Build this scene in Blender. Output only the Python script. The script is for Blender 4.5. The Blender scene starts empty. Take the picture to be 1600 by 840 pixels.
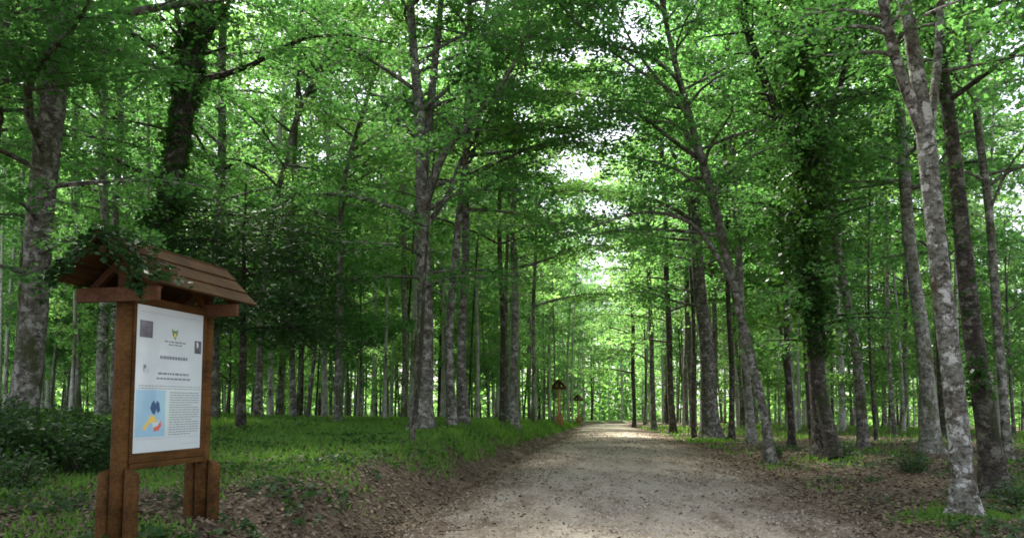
import bpy, bmesh, math, random
import numpy as np
from mathutils import Vector, Matrix

sc = bpy.context.scene
COL = sc.collection
R = math.radians
rng = np.random.default_rng(11)
random.seed(5)

# ------------------------------------------------------------------ camera, sky, sun, exposure
PITCH = R(4.5); PCY = 630 - 28 / 36 * 1600 * math.tan(PITCH); FPX = 28 / 36 * 1600; EYE = 1.6
cam = bpy.data.objects.new('camera', bpy.data.cameras.new('camera'))
cam.data.lens = 28; cam.data.sensor_width = 36
cam.data.shift_y = (PCY - 420) / 1600      # the photograph is a crop: its principal point lies below the middle
cam.data.clip_start = .05; cam.data.clip_end = 2000
cam.location = (0, 0, EYE); cam.rotation_euler = (math.pi / 2 + PITCH, 0, 0)
COL.objects.link(cam); sc.camera = cam

SUN_EL, SUN_ROT = R(54), R(-24)         # high, ahead of the camera and to the left
w = bpy.data.worlds.new('World'); sc.world = w; w.use_nodes = True
nt = w.node_tree; nt.nodes.clear()
wo = nt.nodes.new('ShaderNodeOutputWorld'); bg = nt.nodes.new('ShaderNodeBackground')
sky = nt.nodes.new('ShaderNodeTexSky'); sky.sky_type = 'NISHITA'; sky.sun_disc = False
sky.sun_elevation = SUN_EL; sky.sun_rotation = SUN_ROT; sky.air_density = 1.2; sky.dust_density = 3.0
mixw = nt.nodes.new('ShaderNodeMix'); mixw.data_type = 'RGBA'; mixw.inputs[0].default_value = .62
mixw.inputs[7].default_value = (4.9, 4.7, 5.3, 1)   # thin bright cloud over the blue
nt.links.new(sky.outputs[0], mixw.inputs[6]); nt.links.new(mixw.outputs[2], bg.inputs[0])
bg.inputs[1].default_value = .10
nt.links.new(bg.outputs[0], wo.inputs[0])

sun = bpy.data.objects.new('sun', bpy.data.lights.new('sun', 'SUN'))
sun.data.energy = 5.0; sun.data.angle = R(8); sun.data.color = (1, .95, .86)
sd = Vector((math.sin(SUN_ROT) * math.cos(SUN_EL), math.cos(SUN_ROT) * math.cos(SUN_EL), math.sin(SUN_EL)))
sun.rotation_euler = sd.to_track_quat('Z', 'Y').to_euler(); sun.location = (0, 0, 60)
COL.objects.link(sun)

sc.view_settings.view_transform = 'Standard'; sc.view_settings.look = 'None'
sc.view_settings.gamma = 1; sc.view_settings.exposure = 2.2
sc.render.engine = 'CYCLES'
sc.cycles.use_denoising = True
sc.cycles.max_bounces = 10; sc.cycles.diffuse_bounces = 5; sc.cycles.transmission_bounces = 6
sc.cycles.glossy_bounces = 2; sc.cycles.transparent_max_bounces = 4
sc.cycles.caustics_reflective = False; sc.cycles.caustics_refractive = False
sc.cycles.sample_clamp_indirect = 6
sc.cycles.filter_width = 1.7

# ------------------------------------------------------------------ terrain
def smooth_table(xs, ys, lo=-60, hi=420, sig=4.0):
    g = np.arange(lo, hi, .5); v = np.interp(g, xs, ys)
    k = np.exp(-.5 * (np.arange(-30, 31) * .5 / sig) ** 2); k /= k.sum()
    return g, np.convolve(np.pad(v, 30, 'edge'), k, 'valid')
_PZ = smooth_table([-60, 6, 14, 25, 45, 74, 100, 150, 420], [0, 0, .12, .3, .08, -.36, -.9, -1.8, -2.5])
_BL = smooth_table([-60, 0, 7, 11, 15, 22, 40, 63, 150], [.3, .3, .38, .55, .72, .8, .55, .28, .5], sig=2.2)
_HW = smooth_table([-60, 9, 18, 35, 60, 420], [3.3, 3.3, 3.05, 2.3, 2.05, 2.05], sig=3)
def path_c(y): return .5 + .11 * y + .0035 * np.maximum(0, y - 72) ** 2
def path_z(y): return np.interp(y, *_PZ)
def half_w(y): return np.interp(y, *_HW)
def sst(t): t = np.clip(t, 0, 1); return t * t * (3 - 2 * t)
def wob(x, y): return (np.sin(x * .9 + y * .37) + np.sin(y * 1.1 - x * .5 + 2) + np.sin(x * 2.3 + 1.7) * np.sin(y * 1.9) * .6)
def ground_z(x, y):
    x = np.asarray(x, float); y = np.asarray(y, float)
    s = x - path_c(y); hw = half_w(y)
    left = np.interp(y, *_BL) * sst((-s - hw + .05) / 1.25) + .25 * sst((-s - hw - 3) / 14)
    right = .07 * sst((s - hw) / 1.5) + .12 * sst((s - hw - 1) / 5) - .8 * sst((s - hw - 9) / 30)
    off = sst((np.abs(s) - hw) / 2.5)
    ditch = -.11 * np.exp(-((-s - hw + .05) / .38) ** 2) * sst((y - 4) / 4) * sst((60 - y) / 20)
    camber = -.05 * np.clip(np.abs(s) / hw, 0, 1) ** 2
    return path_z(y) + np.where(s < 0, left, right) + off * .035 * wob(x, y) + camber + ditch
def gz(x, y): return float(ground_z(x, y))
def ray(px, py):
    u = (px - 800) / FPX; v = (PCY - py) / FPX
    return np.array([u, math.cos(PITCH) - v * math.sin(PITCH), math.sin(PITCH) + v * math.cos(PITCH)])
def on_ground(px, py):
    d = ray(px, py)
    for t in np.arange(4, 220, .05):
        p = d * t
        if p[2] + EYE <= gz(p[0], p[1]): return p[0], p[1]
    return d[0] * 120, d[1] * 120
def at_depth(px, py, Y):
    d = ray(px, py); t = Y / d[1]
    return np.array([d[0] * t, Y, EYE + d[2] * t])

# ------------------------------------------------------------------ materials
def mat(name):
    m = bpy.data.materials.new(name); m.use_nodes = True
    n = m.node_tree.nodes; p = n['Principled BSDF']
    return m, m.node_tree, n, m.node_tree.links.new, p
def ramp(n, stops):
    r = n.new('ShaderNodeValToRGB'); e = r.color_ramp.elements
    while len(e) < len(stops): e.new(.5)
    for k, (pos, c) in enumerate(stops): e[k].position = pos; e[k].color = (*c, 1)
    return r
def noise(n, L, vec, scale, detail=4, rough=.55):
    t = n.new('ShaderNodeTexNoise'); t.inputs['Scale'].default_value = scale
    t.inputs['Detail'].default_value = detail; t.inputs['Roughness'].default_value = rough
    if vec is not None: L(vec, t.inputs['Vector'])
    return t
def mapped(n, L, scale, rnd=False):
    tc = n.new('ShaderNodeTexCoord'); mp = n.new('ShaderNodeMapping'); mp.inputs['Scale'].default_value = scale
    L(tc.outputs['Object'], mp.inputs['Vector'])
    if rnd:
        oi = n.new('ShaderNodeObjectInfo'); mu = n.new('ShaderNodeMath'); mu.operation = 'MULTIPLY'; mu.inputs[1].default_value = 37
        L(oi.outputs['Random'], mu.inputs[0]); L(mu.outputs[0], mp.inputs['Location'])
    return mp.outputs[0]
def mixc(n, L, fac, a, b):
    m = n.new('ShaderNodeMix'); m.data_type = 'RGBA'
    for sock, v in ((m.inputs[0], fac), (m.inputs[6], a), (m.inputs[7], b)):
        if isinstance(v, (int, float)): sock.default_value = v
        elif isinstance(v, tuple): sock.default_value = (*v, 1)
        else: L(v, sock)
    return m.outputs[2]
def bump(n, L, p, h, strength, dist=.02):
    b = n.new('ShaderNodeBump'); b.inputs['Strength'].default_value = strength; b.inputs['Distance'].default_value = dist
    L(h, b.inputs['Height']); L(b.outputs[0], p.inputs['Normal'])

def bark(name, base, dark, lichen, moss, blot=.5):
    m, t, n, L, p = mat(name)
    v1 = mapped(n, L, (9, 9, 13), True); v2 = mapped(n, L, (5, 5, 6), True)
    v3 = mapped(n, L, (1.6, 1.6, .8), True); v4 = mapped(n, L, (22, 22, 70), True); v5 = mapped(n, L, (30, 30, 7), True)
    n1 = noise(n, L, v1, 1.0, 8, .7); n2 = noise(n, L, v2, 1.0, 9, .72); n3 = noise(n, L, v3, 1.0, 6, .7)
    n4 = noise(n, L, v4, 1.0, 4, .6); n5 = noise(n, L, v5, 1.0, 4, .6)
    r1 = ramp(n, [(blot - .12, (0, 0, 0)), (blot + .06, (1, 1, 1))]); L(n1.outputs[0], r1.inputs[0])
    c = mixc(n, L, r1.outputs[0], dark, base)
    r2 = ramp(n, [(.53, (0, 0, 0)), (.57, (1, 1, 1))]); L(n2.outputs[0], r2.inputs[0])
    c = mixc(n, L, r2.outputs[0], c, lichen)
    r4 = ramp(n, [(.32, (1, 1, 1)), (.44, (0, 0, 0))]); L(n4.outputs[0], r4.inputs[0])
    c = mixc(n, L, r4.outputs[0], c, tuple(.6 * k for k in dark))
    r3 = ramp(n, [(.52, (0, 0, 0)), (.62, (1, 1, 1))]); L(n3.outputs[0], r3.inputs[0])
    c = mixc(n, L, r3.outputs[0], c, mixc(n, L, n1.outputs[0], tuple(.5 * k for k in moss), moss))
    L(c, p.inputs['Base Color']); p.inputs['Roughness'].default_value = .9; p.inputs['Specular IOR Level'].default_value = .2
    ad = n.new('ShaderNodeMath'); L(n1.outputs[0], ad.inputs[0]); L(n5.outputs[0], ad.inputs[1])
    bump(n, L, p, ad.outputs[0], 1.0, .04)
    return m
BARK_PALE = bark('pale_beech_bark', (.23, .232, .195), (.055, .053, .040), (.36, .36, .32), (.085, .10, .04), .50)
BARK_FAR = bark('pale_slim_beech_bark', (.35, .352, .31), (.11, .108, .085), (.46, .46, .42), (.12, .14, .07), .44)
BARK_BLOTCH = bark('blotched_beech_bark', (.20, .205, .17), (.045, .042, .03), (.44, .45, .41), (.085, .06, .035), .52)
BARK_GREY = bark('grey_beech_bark', (.155, .152, .122), (.043, .041, .031), (.28, .28, .245), (.055, .068, .024), .52)
BARK_DARK = bark('dark_bark', (.066, .058, .043), (.024, .021, .016), (.13, .125, .10), (.035, .045, .015), .55)

def leaf_mat(name, c0, c1, trans, tw=.5, rough=.5):
    m, t, n, L, p = mat(name)
    g = n.new('ShaderNodeNewGeometry')
    c = mixc(n, L, g.outputs['Random Per Island'], c0, c1)
    L(c, p.inputs['Base Color']); p.inputs['Roughness'].default_value = rough; p.inputs['Specular IOR Level'].default_value = .18
    tr = n.new('ShaderNodeBsdfTranslucent')
    tc = mixc(n, L, g.outputs['Random Per Island'], tuple(.75 * k for k in trans), trans); L(tc, tr.inputs[0])
    mx = n.new('ShaderNodeMixShader'); mx.inputs[0].default_value = tw
    L(p.outputs[0], mx.inputs[1]); L(tr.outputs[0], mx.inputs[2])
    L(mx.outputs[0], n['Material Output'].inputs['Surface'])
    return m
LEAF = leaf_mat('beech_leaf', (.028, .078, .024), (.052, .13, .036), (.165, .42, .085), .56)
LEAF_YOUNG = leaf_mat('young_beech_leaf', (.04, .11, .02), (.08, .17, .03), (.27, .54, .12), .60)
LEAF_IVY = leaf_mat('ivy_leaf', (.018, .055, .014), (.045, .11, .022), (.08, .21, .025), .35, .35)
CREEPER = leaf_mat('creeper_leaf', (.010, .030, .010), (.024, .062, .016), (.04, .11, .02), .25, .4)
NEEDLE = leaf_mat('fir_needle', (.018, .052, .018), (.04, .10, .03), (.07, .17, .035), .35, .5)
SHRUB = leaf_mat('undergrowth_leaf', (.017, .046, .014), (.034, .078, .02), (.06, .16, .025), .35)
GRASS = leaf_mat('grass_blade', (.06, .145, .025), (.12, .22, .038), (.18, .38, .045), .42, .5)
LITTER = leaf_mat('dry_leaf', (.055, .043, .027), (.21, .165, .108), (.09, .065, .035), .15, .7)

def wood(name, a, b):
    m, t, n, L, p = mat(name)
    v = mapped(n, L, (9, 9, 9)); v2 = mapped(n, L, (2, 40, 40))
    n1 = noise(n, L, v, .5, 4); n2 = noise(n, L, v2, 1, 4)
    ad = n.new('ShaderNodeMath'); ad.operation = 'ADD'; L(n1.outputs[0], ad.inputs[0]); L(n2.outputs[0], ad.inputs[1])
    r = ramp(n, [(.36, b), (.62, a)])
    hv = n.new('ShaderNodeMath'); hv.operation = 'MULTIPLY'; hv.inputs[1].default_value = .5; L(ad.outputs[0], hv.inputs[0]); L(hv.outputs[0], r.inputs[0])
    L(r.outputs[0], p.inputs['Base Color']); p.inputs['Roughness'].default_value = .8; p.inputs['Specular IOR Level'].default_value = .1
    bump(n, L, p, n2.outputs[0], .35, .004)
    return m
WOOD = wood('stained_wood', (.100, .050, .014), (.032, .016, .005))
WOOD_ROOF = wood('weathered_roof_wood', (.066, .036, .013), (.026, .014, .006))
WOOD_DARK = wood('dark_beam_wood', (.11, .055, .028), (.05, .024, .012))
def flat(name, c, rough=.6, coat=0, nz=0):
    m, t, n, L, p = mat(name); p.inputs['Roughness'].default_value = rough
    if nz:
        q = noise(n, L, mapped(n, L, (3, 3, 3)), 2.0 if nz < .9 else 7.0, 5)
        L(mixc(n, L, q.outputs[0], tuple(k * (1 - nz) for k in c), tuple(min(1, k * (1 + nz)) for k in c)), p.inputs['Base Color'])
    else: p.inputs['Base Color'].default_value = (*c, 1)
    if coat: p.inputs['Coat Weight'].default_value = coat; p.inputs['Coat Roughness'].default_value = .05
    return m
PAPER = flat('poster_paper', (.50, .58, .58), .5, 1, .08)
INK = flat('grey_ink', (.17, .20, .21), .5); INK_SOFT = flat('soft_grey_ink', (.40, .47, .48), .5)
BLUE = flat('map_blue', (.26, .46, .58), .5, 1, .15); NAVY = flat('navy_ink', (.03, .08, .17), .5)
YEL = flat('yellow_ink', (.62, .47, .12), .5); RED = flat('red_ink', (.55, .13, .10), .5)
GREEN = flat('emblem_green', (.10, .22, .06), .5); PHOTO = flat('photo_print_ink', (.085, .08, .10), .5, 1, .95)
STONE = flat('gravel_stone', (.27, .245, .20), .85, 0, .35)

# ground: leaf mould, soil and moss
m, t, n, L, p = mat('forest_floor'); GROUND = m
v = mapped(n, L, (1, 1, 1))
a1 = noise(n, L, v, .55, 5, .6); a2 = noise(n, L, v, 22, 6, .7); a3 = noise(n, L, v, 3.2, 4)
vo = n.new('ShaderNodeTexVoronoi'); vo.inputs['Scale'].default_value = 17; L(v, vo.inputs['Vector'])
rl = ramp(n, [(.3, (.035, .027, .018)), (.55, (.085, .064, .042)), (.75, (.16, .12, .082))]); L(a2.outputs[0], rl.inputs[0])
lv = mixc(n, L, vo.outputs['Color'], (.04, .03, .02), (.15, .112, .075))
c = mixc(n, L, .5, rl.outputs[0], lv)
at_ = n.new('ShaderNodeAttribute'); at_.attribute_name = 'green'
ma = n.new('ShaderNodeMath'); ma.operation = 'ADD'; L(at_.outputs['Fac'], ma.inputs[0]); L(a3.outputs[0], ma.inputs[1])
rg = ramp(n, [(.72, (0, 0, 0)), (1.0, (1, 1, 1))]); L(ma.outputs[0], rg.inputs[0])
gcol = mixc(n, L, a2.outputs[0], (.025, .055, .012), (.075, .135, .028))
L(mixc(n, L, rg.outputs[0], c, gcol), p.inputs['Base Color']); p.inputs['Roughness'].default_value = .95
p.inputs['Specular IOR Level'].default_value = .15
ad = n.new('ShaderNodeMath'); L(a2.outputs[0], ad.inputs[0]); L(vo.outputs['Distance'], ad.inputs[1])
bump(n, L, p, ad.outputs[0], .8, .04)

# path: pale gravel, with leaf mould washed in along its edges
m, t, n, L, p = mat('gravel_path'); PATH = m
v = mapped(n, L, (1, 1, 1)); vs = mapped(n, L, (1.6, .5, 1))
a1 = noise(n, L, v, 55, 5, .75); a2 = noise(n, L, vs, 1.3, 6, .65); a3 = noise(n, L, v, 8, 5, .7)
vo = n.new('ShaderNodeTexVoronoi'); vo.inputs['Scale'].default_value = 48; L(v, vo.inputs['Vector'])
rg = ramp(n, [(.36, (.085, .062, .042)), (.5, (.37, .325, .25)), (.64, (.62, .56, .455))]); L(a1.outputs[0], rg.inputs[0])
c = mixc(n, L, .45, rg.outputs[0], mixc(n, L, vo.outputs['Color'], (.085, .068, .05), (.50, .445, .355)))
at_ = n.new('ShaderNodeAttribute'); at_.attribute_name = 'edge'
ma = n.new('ShaderNodeMath'); ma.operation = 'ADD'; L(at_.outputs['Fac'], ma.inputs[0]); L(a2.outputs[0], ma.inputs[1])
mb = n.new('ShaderNodeMath'); mb.operation = 'MULTIPLY_ADD'; mb.inputs[1].default_value = .5; L(a3.outputs[0], mb.inputs[0]); L(ma.outputs[0], mb.inputs[2])
re = ramp(n, [(.66, (0, 0, 0)), (.98, (1, 1, 1))]); L(mb.outputs[0], re.inputs[0])
soil = mixc(n, L, a3.outputs[0], (.05, .036, .025), (.17, .115, .075))
mf = n.new('ShaderNodeMath'); mf.operation = 'MULTIPLY'; mf.inputs[1].default_value = .9; L(re.outputs[0], mf.inputs[0])
L(mixc(n, L, mf.outputs[0], c, soil), p.inputs['Base Color']); p.inputs['Roughness'].default_value = .92
p.inputs['Specular IOR Level'].default_value = .2
ad = n.new('ShaderNodeMath'); L(a1.outputs[0], ad.inputs[0]); L(a3.outputs[0], ad.inputs[1])
bump(n, L, p, ad.outputs[0], .9, .03)

# ------------------------------------------------------------------ mesh helpers
def quad_mesh(name, V, F, mats, mi=None, smooth=False):
    V = np.ascontiguousarray(V, np.float32); F = np.ascontiguousarray(F, np.int32)
    k = F.shape[1]; me = bpy.data.meshes.new(name)
    me.vertices.add(len(V)); me.vertices.foreach_set('co', V.ravel())
    me.loops.add(F.size); me.loops.foreach_set('vertex_index', F.ravel())
    me.polygons.add(len(F)); me.polygons.foreach_set('loop_start', np.arange(0, F.size, k, dtype=np.int32))
    me.polygons.foreach_set('loop_total', np.full(len(F), k, np.int32))
    for q in (mats if isinstance(mats, (list, tuple)) else [mats]): me.materials.append(q)
    if mi is not None: me.polygons.foreach_set('material_index', np.ascontiguousarray(mi, np.int32))
    if smooth: me.polygons.foreach_set('use_smooth', np.ones(len(F), bool))
    me.update(calc_edges=True); return me
def link(name, me, parent=None):
    o = bpy.data.objects.new(name, me); COL.objects.link(o)
    if name == 'branch': o['kind'] = 'stuff'      # twigs too thin to pick apart
    if parent is not None: o.parent = parent
    return o
def tag(o, label, cat, group=None):
    o['label'] = label; o['category'] = cat
    if group: o['group'] = group
    return o
def empty(name, loc, rz=0):
    o = bpy.data.objects.new(name, None); COL.objects.link(o)
    o.location = loc; o.rotation_euler = (0, 0, rz); o.empty_display_size = .3; return o
class Buf:
    def __init__(s): s.V = []; s.F = []; s.n = 0
    def add(s, V, F): s.V.append(V); s.F.append(F + s.n); s.n += len(V)
    def mesh(s, name, mt, smooth=True): return quad_mesh(name, np.concatenate(s.V), np.concatenate(s.F), mt, smooth=smooth)
def tube(buf, P, r, sides=8, rough=0, rg=None, flare=0):
    P = np.asarray(P, float); r = np.asarray(r, float); n_ = len(P)
    T = np.gradient(P, axis=0); T /= np.linalg.norm(T, axis=1)[:, None] + 1e-9
    ref = np.array([0, 1, 0.]) if abs(T[:, 2]).mean() > .5 else np.array([0, 0, 1.])
    A = np.cross(T, ref); A /= np.linalg.norm(A, axis=1)[:, None] + 1e-9; B = np.cross(T, A)
    a = np.linspace(0, 2 * np.pi, sides, endpoint=False)
    rr = np.repeat(r[:, None], sides, 1)
    if rough:
        k = rg.uniform(0, 6.28, 4); z = np.linspace(0, n_ * .5, n_)[:, None]
        rr = rr * (1 + rough * (np.sin(2 * a + k[0] + z * .5) * .6 + np.sin(3 * a + k[1] - z * .9) * .5 + rg.normal(0, .35, rr.shape)))
    if flare:
        f = np.exp(-np.maximum(P[:, 2] - P[0, 2] - .2, 0) / .28)[:, None]; k = rg.uniform(0, 6.28)
        rr = rr * (1 + flare * f * (1 + .7 * np.sin(4 * a + k) + .4 * np.sin(3 * a + 2 * k)))
    V = (P[:, None] + rr[..., None] * (np.cos(a)[None, :, None] * A[:, None] + np.sin(a)[None, :, None] * B[:, None])).reshape(-1, 3)
    i = np.arange(n_ - 1)[:, None] * sides; j = np.arange(sides)[None]; jn = (j + 1) % sides
    F = np.stack([i + j, i + jn, i + sides + jn, i + sides + j], -1).reshape(-1, 4)
    buf.add(V, F)
def prisms(buf, S, E, r0, r1):
    """many thin three-sided twigs at once"""
    d = E - S; d /= np.linalg.norm(d, axis=1)[:, None] + 1e-9
    A = np.cross(d, [0.13, .21, 1.]); A /= np.linalg.norm(A, axis=1)[:, None] + 1e-9; B = np.cross(d, A)
    V = np.zeros((len(S), 6, 3))
    for k in range(3):
        o = math.cos(k * 2.094) * A + math.sin(k * 2.094) * B
        V[:, k] = S + o * np.reshape(r0, (-1, 1)); V[:, 3 + k] = E + o * np.reshape(r1, (-1, 1))
    b = np.arange(len(S))[:, None, None] * 6
    F = (b + np.array([[0, 1, 4, 3], [1, 2, 5, 4], [2, 0, 3, 5]])[None]).reshape(-1, 4)
    buf.add(V.reshape(-1, 3), F)
def leaves(C, D, rg, ln, wd, tilt=.75):
    """one folded diamond per leaf: centre C, growing direction D"""
    n_ = len(C)
    N = np.stack([rg.normal(0, tilt, n_), rg.normal(0, tilt, n_), np.ones(n_)], 1)
    D = D + rg.normal(0, .35, (n_, 3)) * [1, 1, .6]
    D -= N * ((D * N).sum(1) / (N * N).sum(1))[:, None]; D /= np.linalg.norm(D, axis=1)[:, None] + 1e-9
    W = np.cross(N, D); W /= np.linalg.norm(W, axis=1)[:, None] + 1e-9
    s = np.clip(rg.lognormal(-.06, .32, n_), .45, 1.8)[:, None]
    V = np.stack([C - D * ln * s * .5, C + W * wd * s * .5 - D * ln * s * .08, C + D * ln * s * .5, C - W * wd * s * .5 - D * ln * s * .08], 1)
    return V.reshape(-1, 3), np.arange(n_ * 4).reshape(-1, 4)

def branch_set(rg, starts, az, L, e0, r0, leaf, per, wood_buf, twig_step=.32, droop=.4, leafy_from=.25):
    """branches that leave the trunk upward, flatten out and carry flat sprays of leaves; returns leaf centres and directions"""
    LC, LD = [], []
    TS, TE, TR = [], [], []
    for s, a, l, e, r in zip(starts, az, L, e0, r0):
        u = np.linspace(0, 1, 7)[:, None]
        h = np.array([math.cos(a), math.sin(a), 0]); side = np.array([-h[1], h[0], 0])
        wv = rg.normal(0, .07, 2)
        P = s + h * (l * u * math.cos(e)) + np.array([0, 0, 1]) * l * (math.sin(e) * u - droop * math.sin(e) * u ** 2 - .06 * u ** 3) \
            + side * l * (wv[0] * np.sin(u * 3) + wv[1] * np.sin(u * 6))
        tube(wood_buf, P, r * (1 - u[:, 0] * .88) + .004, 5)
        nt_ = max(3, int(l / twig_step))
        for k in range(nt_):
            uu = leafy_from + (1.02 - leafy_from) * (k + rg.uniform(0, .8)) / nt_
            uu = min(uu, 1.0); f = uu * 6; i = min(int(f), 5); q = P[i] + (P[i + 1] - P[i]) * (f - i)
            sg = 1 if k % 2 else -1; an = a + sg * rg.uniform(.5, 1.15)
            tl = (.42 * l * (1.05 - uu) + .28) * rg.uniform(.7, 1.2)
            if k == nt_ - 1: an = a
            TS.append(q); TE.append(q + np.array([math.cos(an) * tl, math.sin(an) * tl, tl * rg.uniform(-.42, .34)])); TR.append(max(.004, r * .25 * (1 - uu) + .004))
    TS = np.array(TS); TE = np.array(TE)
    prisms(wood_buf, TS, TE, np.array(TR), np.full(len(TS), .003))
    tl = np.linalg.norm(TE - TS, axis=1)
    cnt = np.maximum(3, (per * tl * rg.uniform(.5, 1.3, len(tl))).astype(int))
    ii = np.repeat(np.arange(len(TS)), cnt); tt = rg.uniform(.1, 1.12, len(ii))[:, None]
    d = (TE - TS)[ii]; C = TS[ii] + d * tt
    dn = d / (np.linalg.norm(d, axis=1)[:, None] + 1e-9); sd_ = np.stack([-dn[:, 1], dn[:, 0], 0 * dn[:, 0]], 1)
    lat = rg.normal(0, .15, len(ii)); lat = lat * (1 + .6 * leaf / .1 - .6)
    C = C + sd_ * lat[:, None]; C[:, 2] += rg.normal(0, .09, len(ii)) - np.abs(lat) * .3 - np.maximum(tt[:, 0] - .6, 0) * .25
    return C, dn + sd_ * np.sign(lat)[:, None] * .8

def crown_and_wood(rg, pos, rad, h0, h1, nb, L, leaf, per, wood_buf, base_e=.25, arms=None, azb=None):
    t = (np.arange(nb) + rg.uniform(0, 1, nb)) / nb
    h = h0 + (h1 - h0) * np.clip(t + .035 * np.sin(t * 23 + rg.uniform(0, 6)) + rg.normal(0, .012, nb), 0, 1)
    az = np.arange(nb) * 2.4 + rg.normal(0, .5, nb) + rg.uniform(0, 6)
    if azb is not None: az = azb[0] + (az % 6.283 - 3.1416) * azb[1]
    prof = (.70 + .42 * np.sin(np.pi * np.clip(t * 1.02, 0, 1)) - .22 * t ** 3)
    ln = L * prof * np.exp(rg.normal(-.05, .30, nb))
    e = base_e + .12 + .65 * t + rg.normal(0, .22, nb)
    S = np.array([pos(x) for x in h]); r = np.minimum(np.array([rad(x) for x in h]) * .45, .012 + ln * .014)
    return branch_set(rg, S, az, ln, e, r, leaf, per, wood_buf)

def trunk_fn(P, r):
    """functions of height above the base along a trunk polyline"""
    z = P[:, 2]
    return (lambda h: np.array([np.interp(h, z, P[:, 0]), np.interp(h, z, P[:, 1]), h])), (lambda h: float(np.interp(h, z, r)))

# ------------------------------------------------------------------ ground, path, sky is the world
gx = np.concatenate([np.linspace(-220, -40, 30)[:-1], np.linspace(-40, -12, 60)[:-1], np.linspace(-12, 16, 150)[:-1], np.linspace(16, 50, 70)[:-1], np.linspace(50, 260, 30)])
gy = np.concatenate([np.linspace(-40, 2, 40)[:-1], np.linspace(2, 30, 150)[:-1], np.linspace(30, 130, 130)[:-1], np.linspace(130, 420, 30)])
X, Y = np.meshgrid(gx, gy); Zg = ground_z(X, Y)
s_ = np.abs(X - path_c(Y)); Zg = Zg - .07 * sst((half_w(Y) - .25 - s_) / .4)
nx, ny = len(gx), len(gy)
V = np.stack([X, Y, Zg], -1).reshape(-1, 3)
i, j = np.meshgrid(np.arange(ny - 1), np.arange(nx - 1), indexing='ij'); b = i * nx + j
F = np.stack([b, b + 1, b + nx + 1, b + nx], -1).reshape(-1, 4)
me = quad_mesh('ground', V, F, GROUND, smooth=True)
def green_amt(x, y):
    s = x - path_c(y); hw = half_w(y)
    lft = sst((-s - hw - .3) / 1.2) * (.14 + .5 * sst((y - 9.5) / 7))
    edge_ = .25 * sst((y - 13) / 6) * np.exp(-((-s - hw - 1.2) / .9) ** 2)
    rgt = sst((s - hw - .6) / 1.5) * (.06 + .2 * sst((y - 24) / 10))
    return np.where(s < 0, lft + edge_, rgt)
ga = me.attributes.new('green', 'FLOAT', 'POINT'); ga.data.foreach_set('value', green_amt(X, Y).ravel().astype(np.float32))
o = link('ground', me); o['kind'] = 'structure'

py_ = np.concatenate([np.linspace(-30, 3, 40)[:-1], np.linspace(3, 40, 260)[:-1], np.linspace(40, 170, 180)])
ps = np.linspace(-1, 1, 41); hw_ = half_w(py_)
jl = 1 + .05 * np.sin(py_ * 1.7) + .04 * np.sin(py_ * 4.1 + 1) + rng.normal(0, .015, len(py_))
jr = 1 + .06 * np.sin(py_ * 1.3 + 2) + .04 * np.sin(py_ * 3.7) + rng.normal(0, .015, len(py_))
SX = ps[None] * (hw_ * np.interp(0, [0], [1]))[:, None] * np.where(ps[None] < 0, jl[:, None], jr[:, None])
PX = path_c(py_)[:, None] + SX; PY = np.repeat(py_[:, None], 41, 1)
PZ = ground_z(PX, PY) + .006 + .010 * (np.abs(ps[None]) < .97) + .006 * np.sin(PX * 5) * np.sin(PY * 3.1)
V = np.stack([PX, PY, PZ], -1).reshape(-1, 3)
i, j = np.meshgrid(np.arange(len(py_) - 1), np.arange(40), indexing='ij'); b = i * 41 + j
me = quad_mesh('path', V, np.stack([b, b + 1, b + 42, b + 41], -1).reshape(-1, 4), PATH, smooth=True)
ed = np.where(ps < 0, np.abs(ps) ** 4 * .52, np.abs(ps) ** 3 * .48)[None] * np.ones((len(py_), 1)) - .12 * sst((PY - 35) / 20)
ea = me.attributes.new('edge', 'FLOAT', 'POINT'); ea.data.foreach_set('value', ed.ravel().astype(np.float32))
o = link('path', me); o['kind'] = 'structure'

# ------------------------------------------------------------------ the notice board kiosk
def bm_obj(name, bm, mt, parent, bevel=0, smooth=False):
    me = bpy.data.meshes.new(name)
    if bevel: bmesh.ops.bevel(bm, geom=list(bm.edges), offset=bevel, segments=1, affect='EDGES')
    bm.to_mesh(me); bm.free(); me.materials.append(mt)
    if smooth:
        for q in me.polygons: q.use_smooth = len(q.vertices) == 4
    return link(name, me, parent)
def box(name, parent, mt, lo, hi, bevel=.004, M=None):
    bm = bmesh.new(); c = [(a + b) / 2 for a, b in zip(lo, hi)]; d = [b - a for a, b in zip(lo, hi)]
    bmesh.ops.create_cube(bm, size=1)
    bmesh.ops.scale(bm, vec=d, verts=bm.verts); bmesh.ops.translate(bm, vec=c, verts=bm.verts)
    if bevel: bmesh.ops.bevel(bm, geom=list(bm.edges), offset=bevel, segments=1, affect='EDGES')
    if M is not None: bmesh.ops.transform(bm, matrix=M, verts=bm.verts)
    return bm_obj(name, bm, mt, parent)
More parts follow.
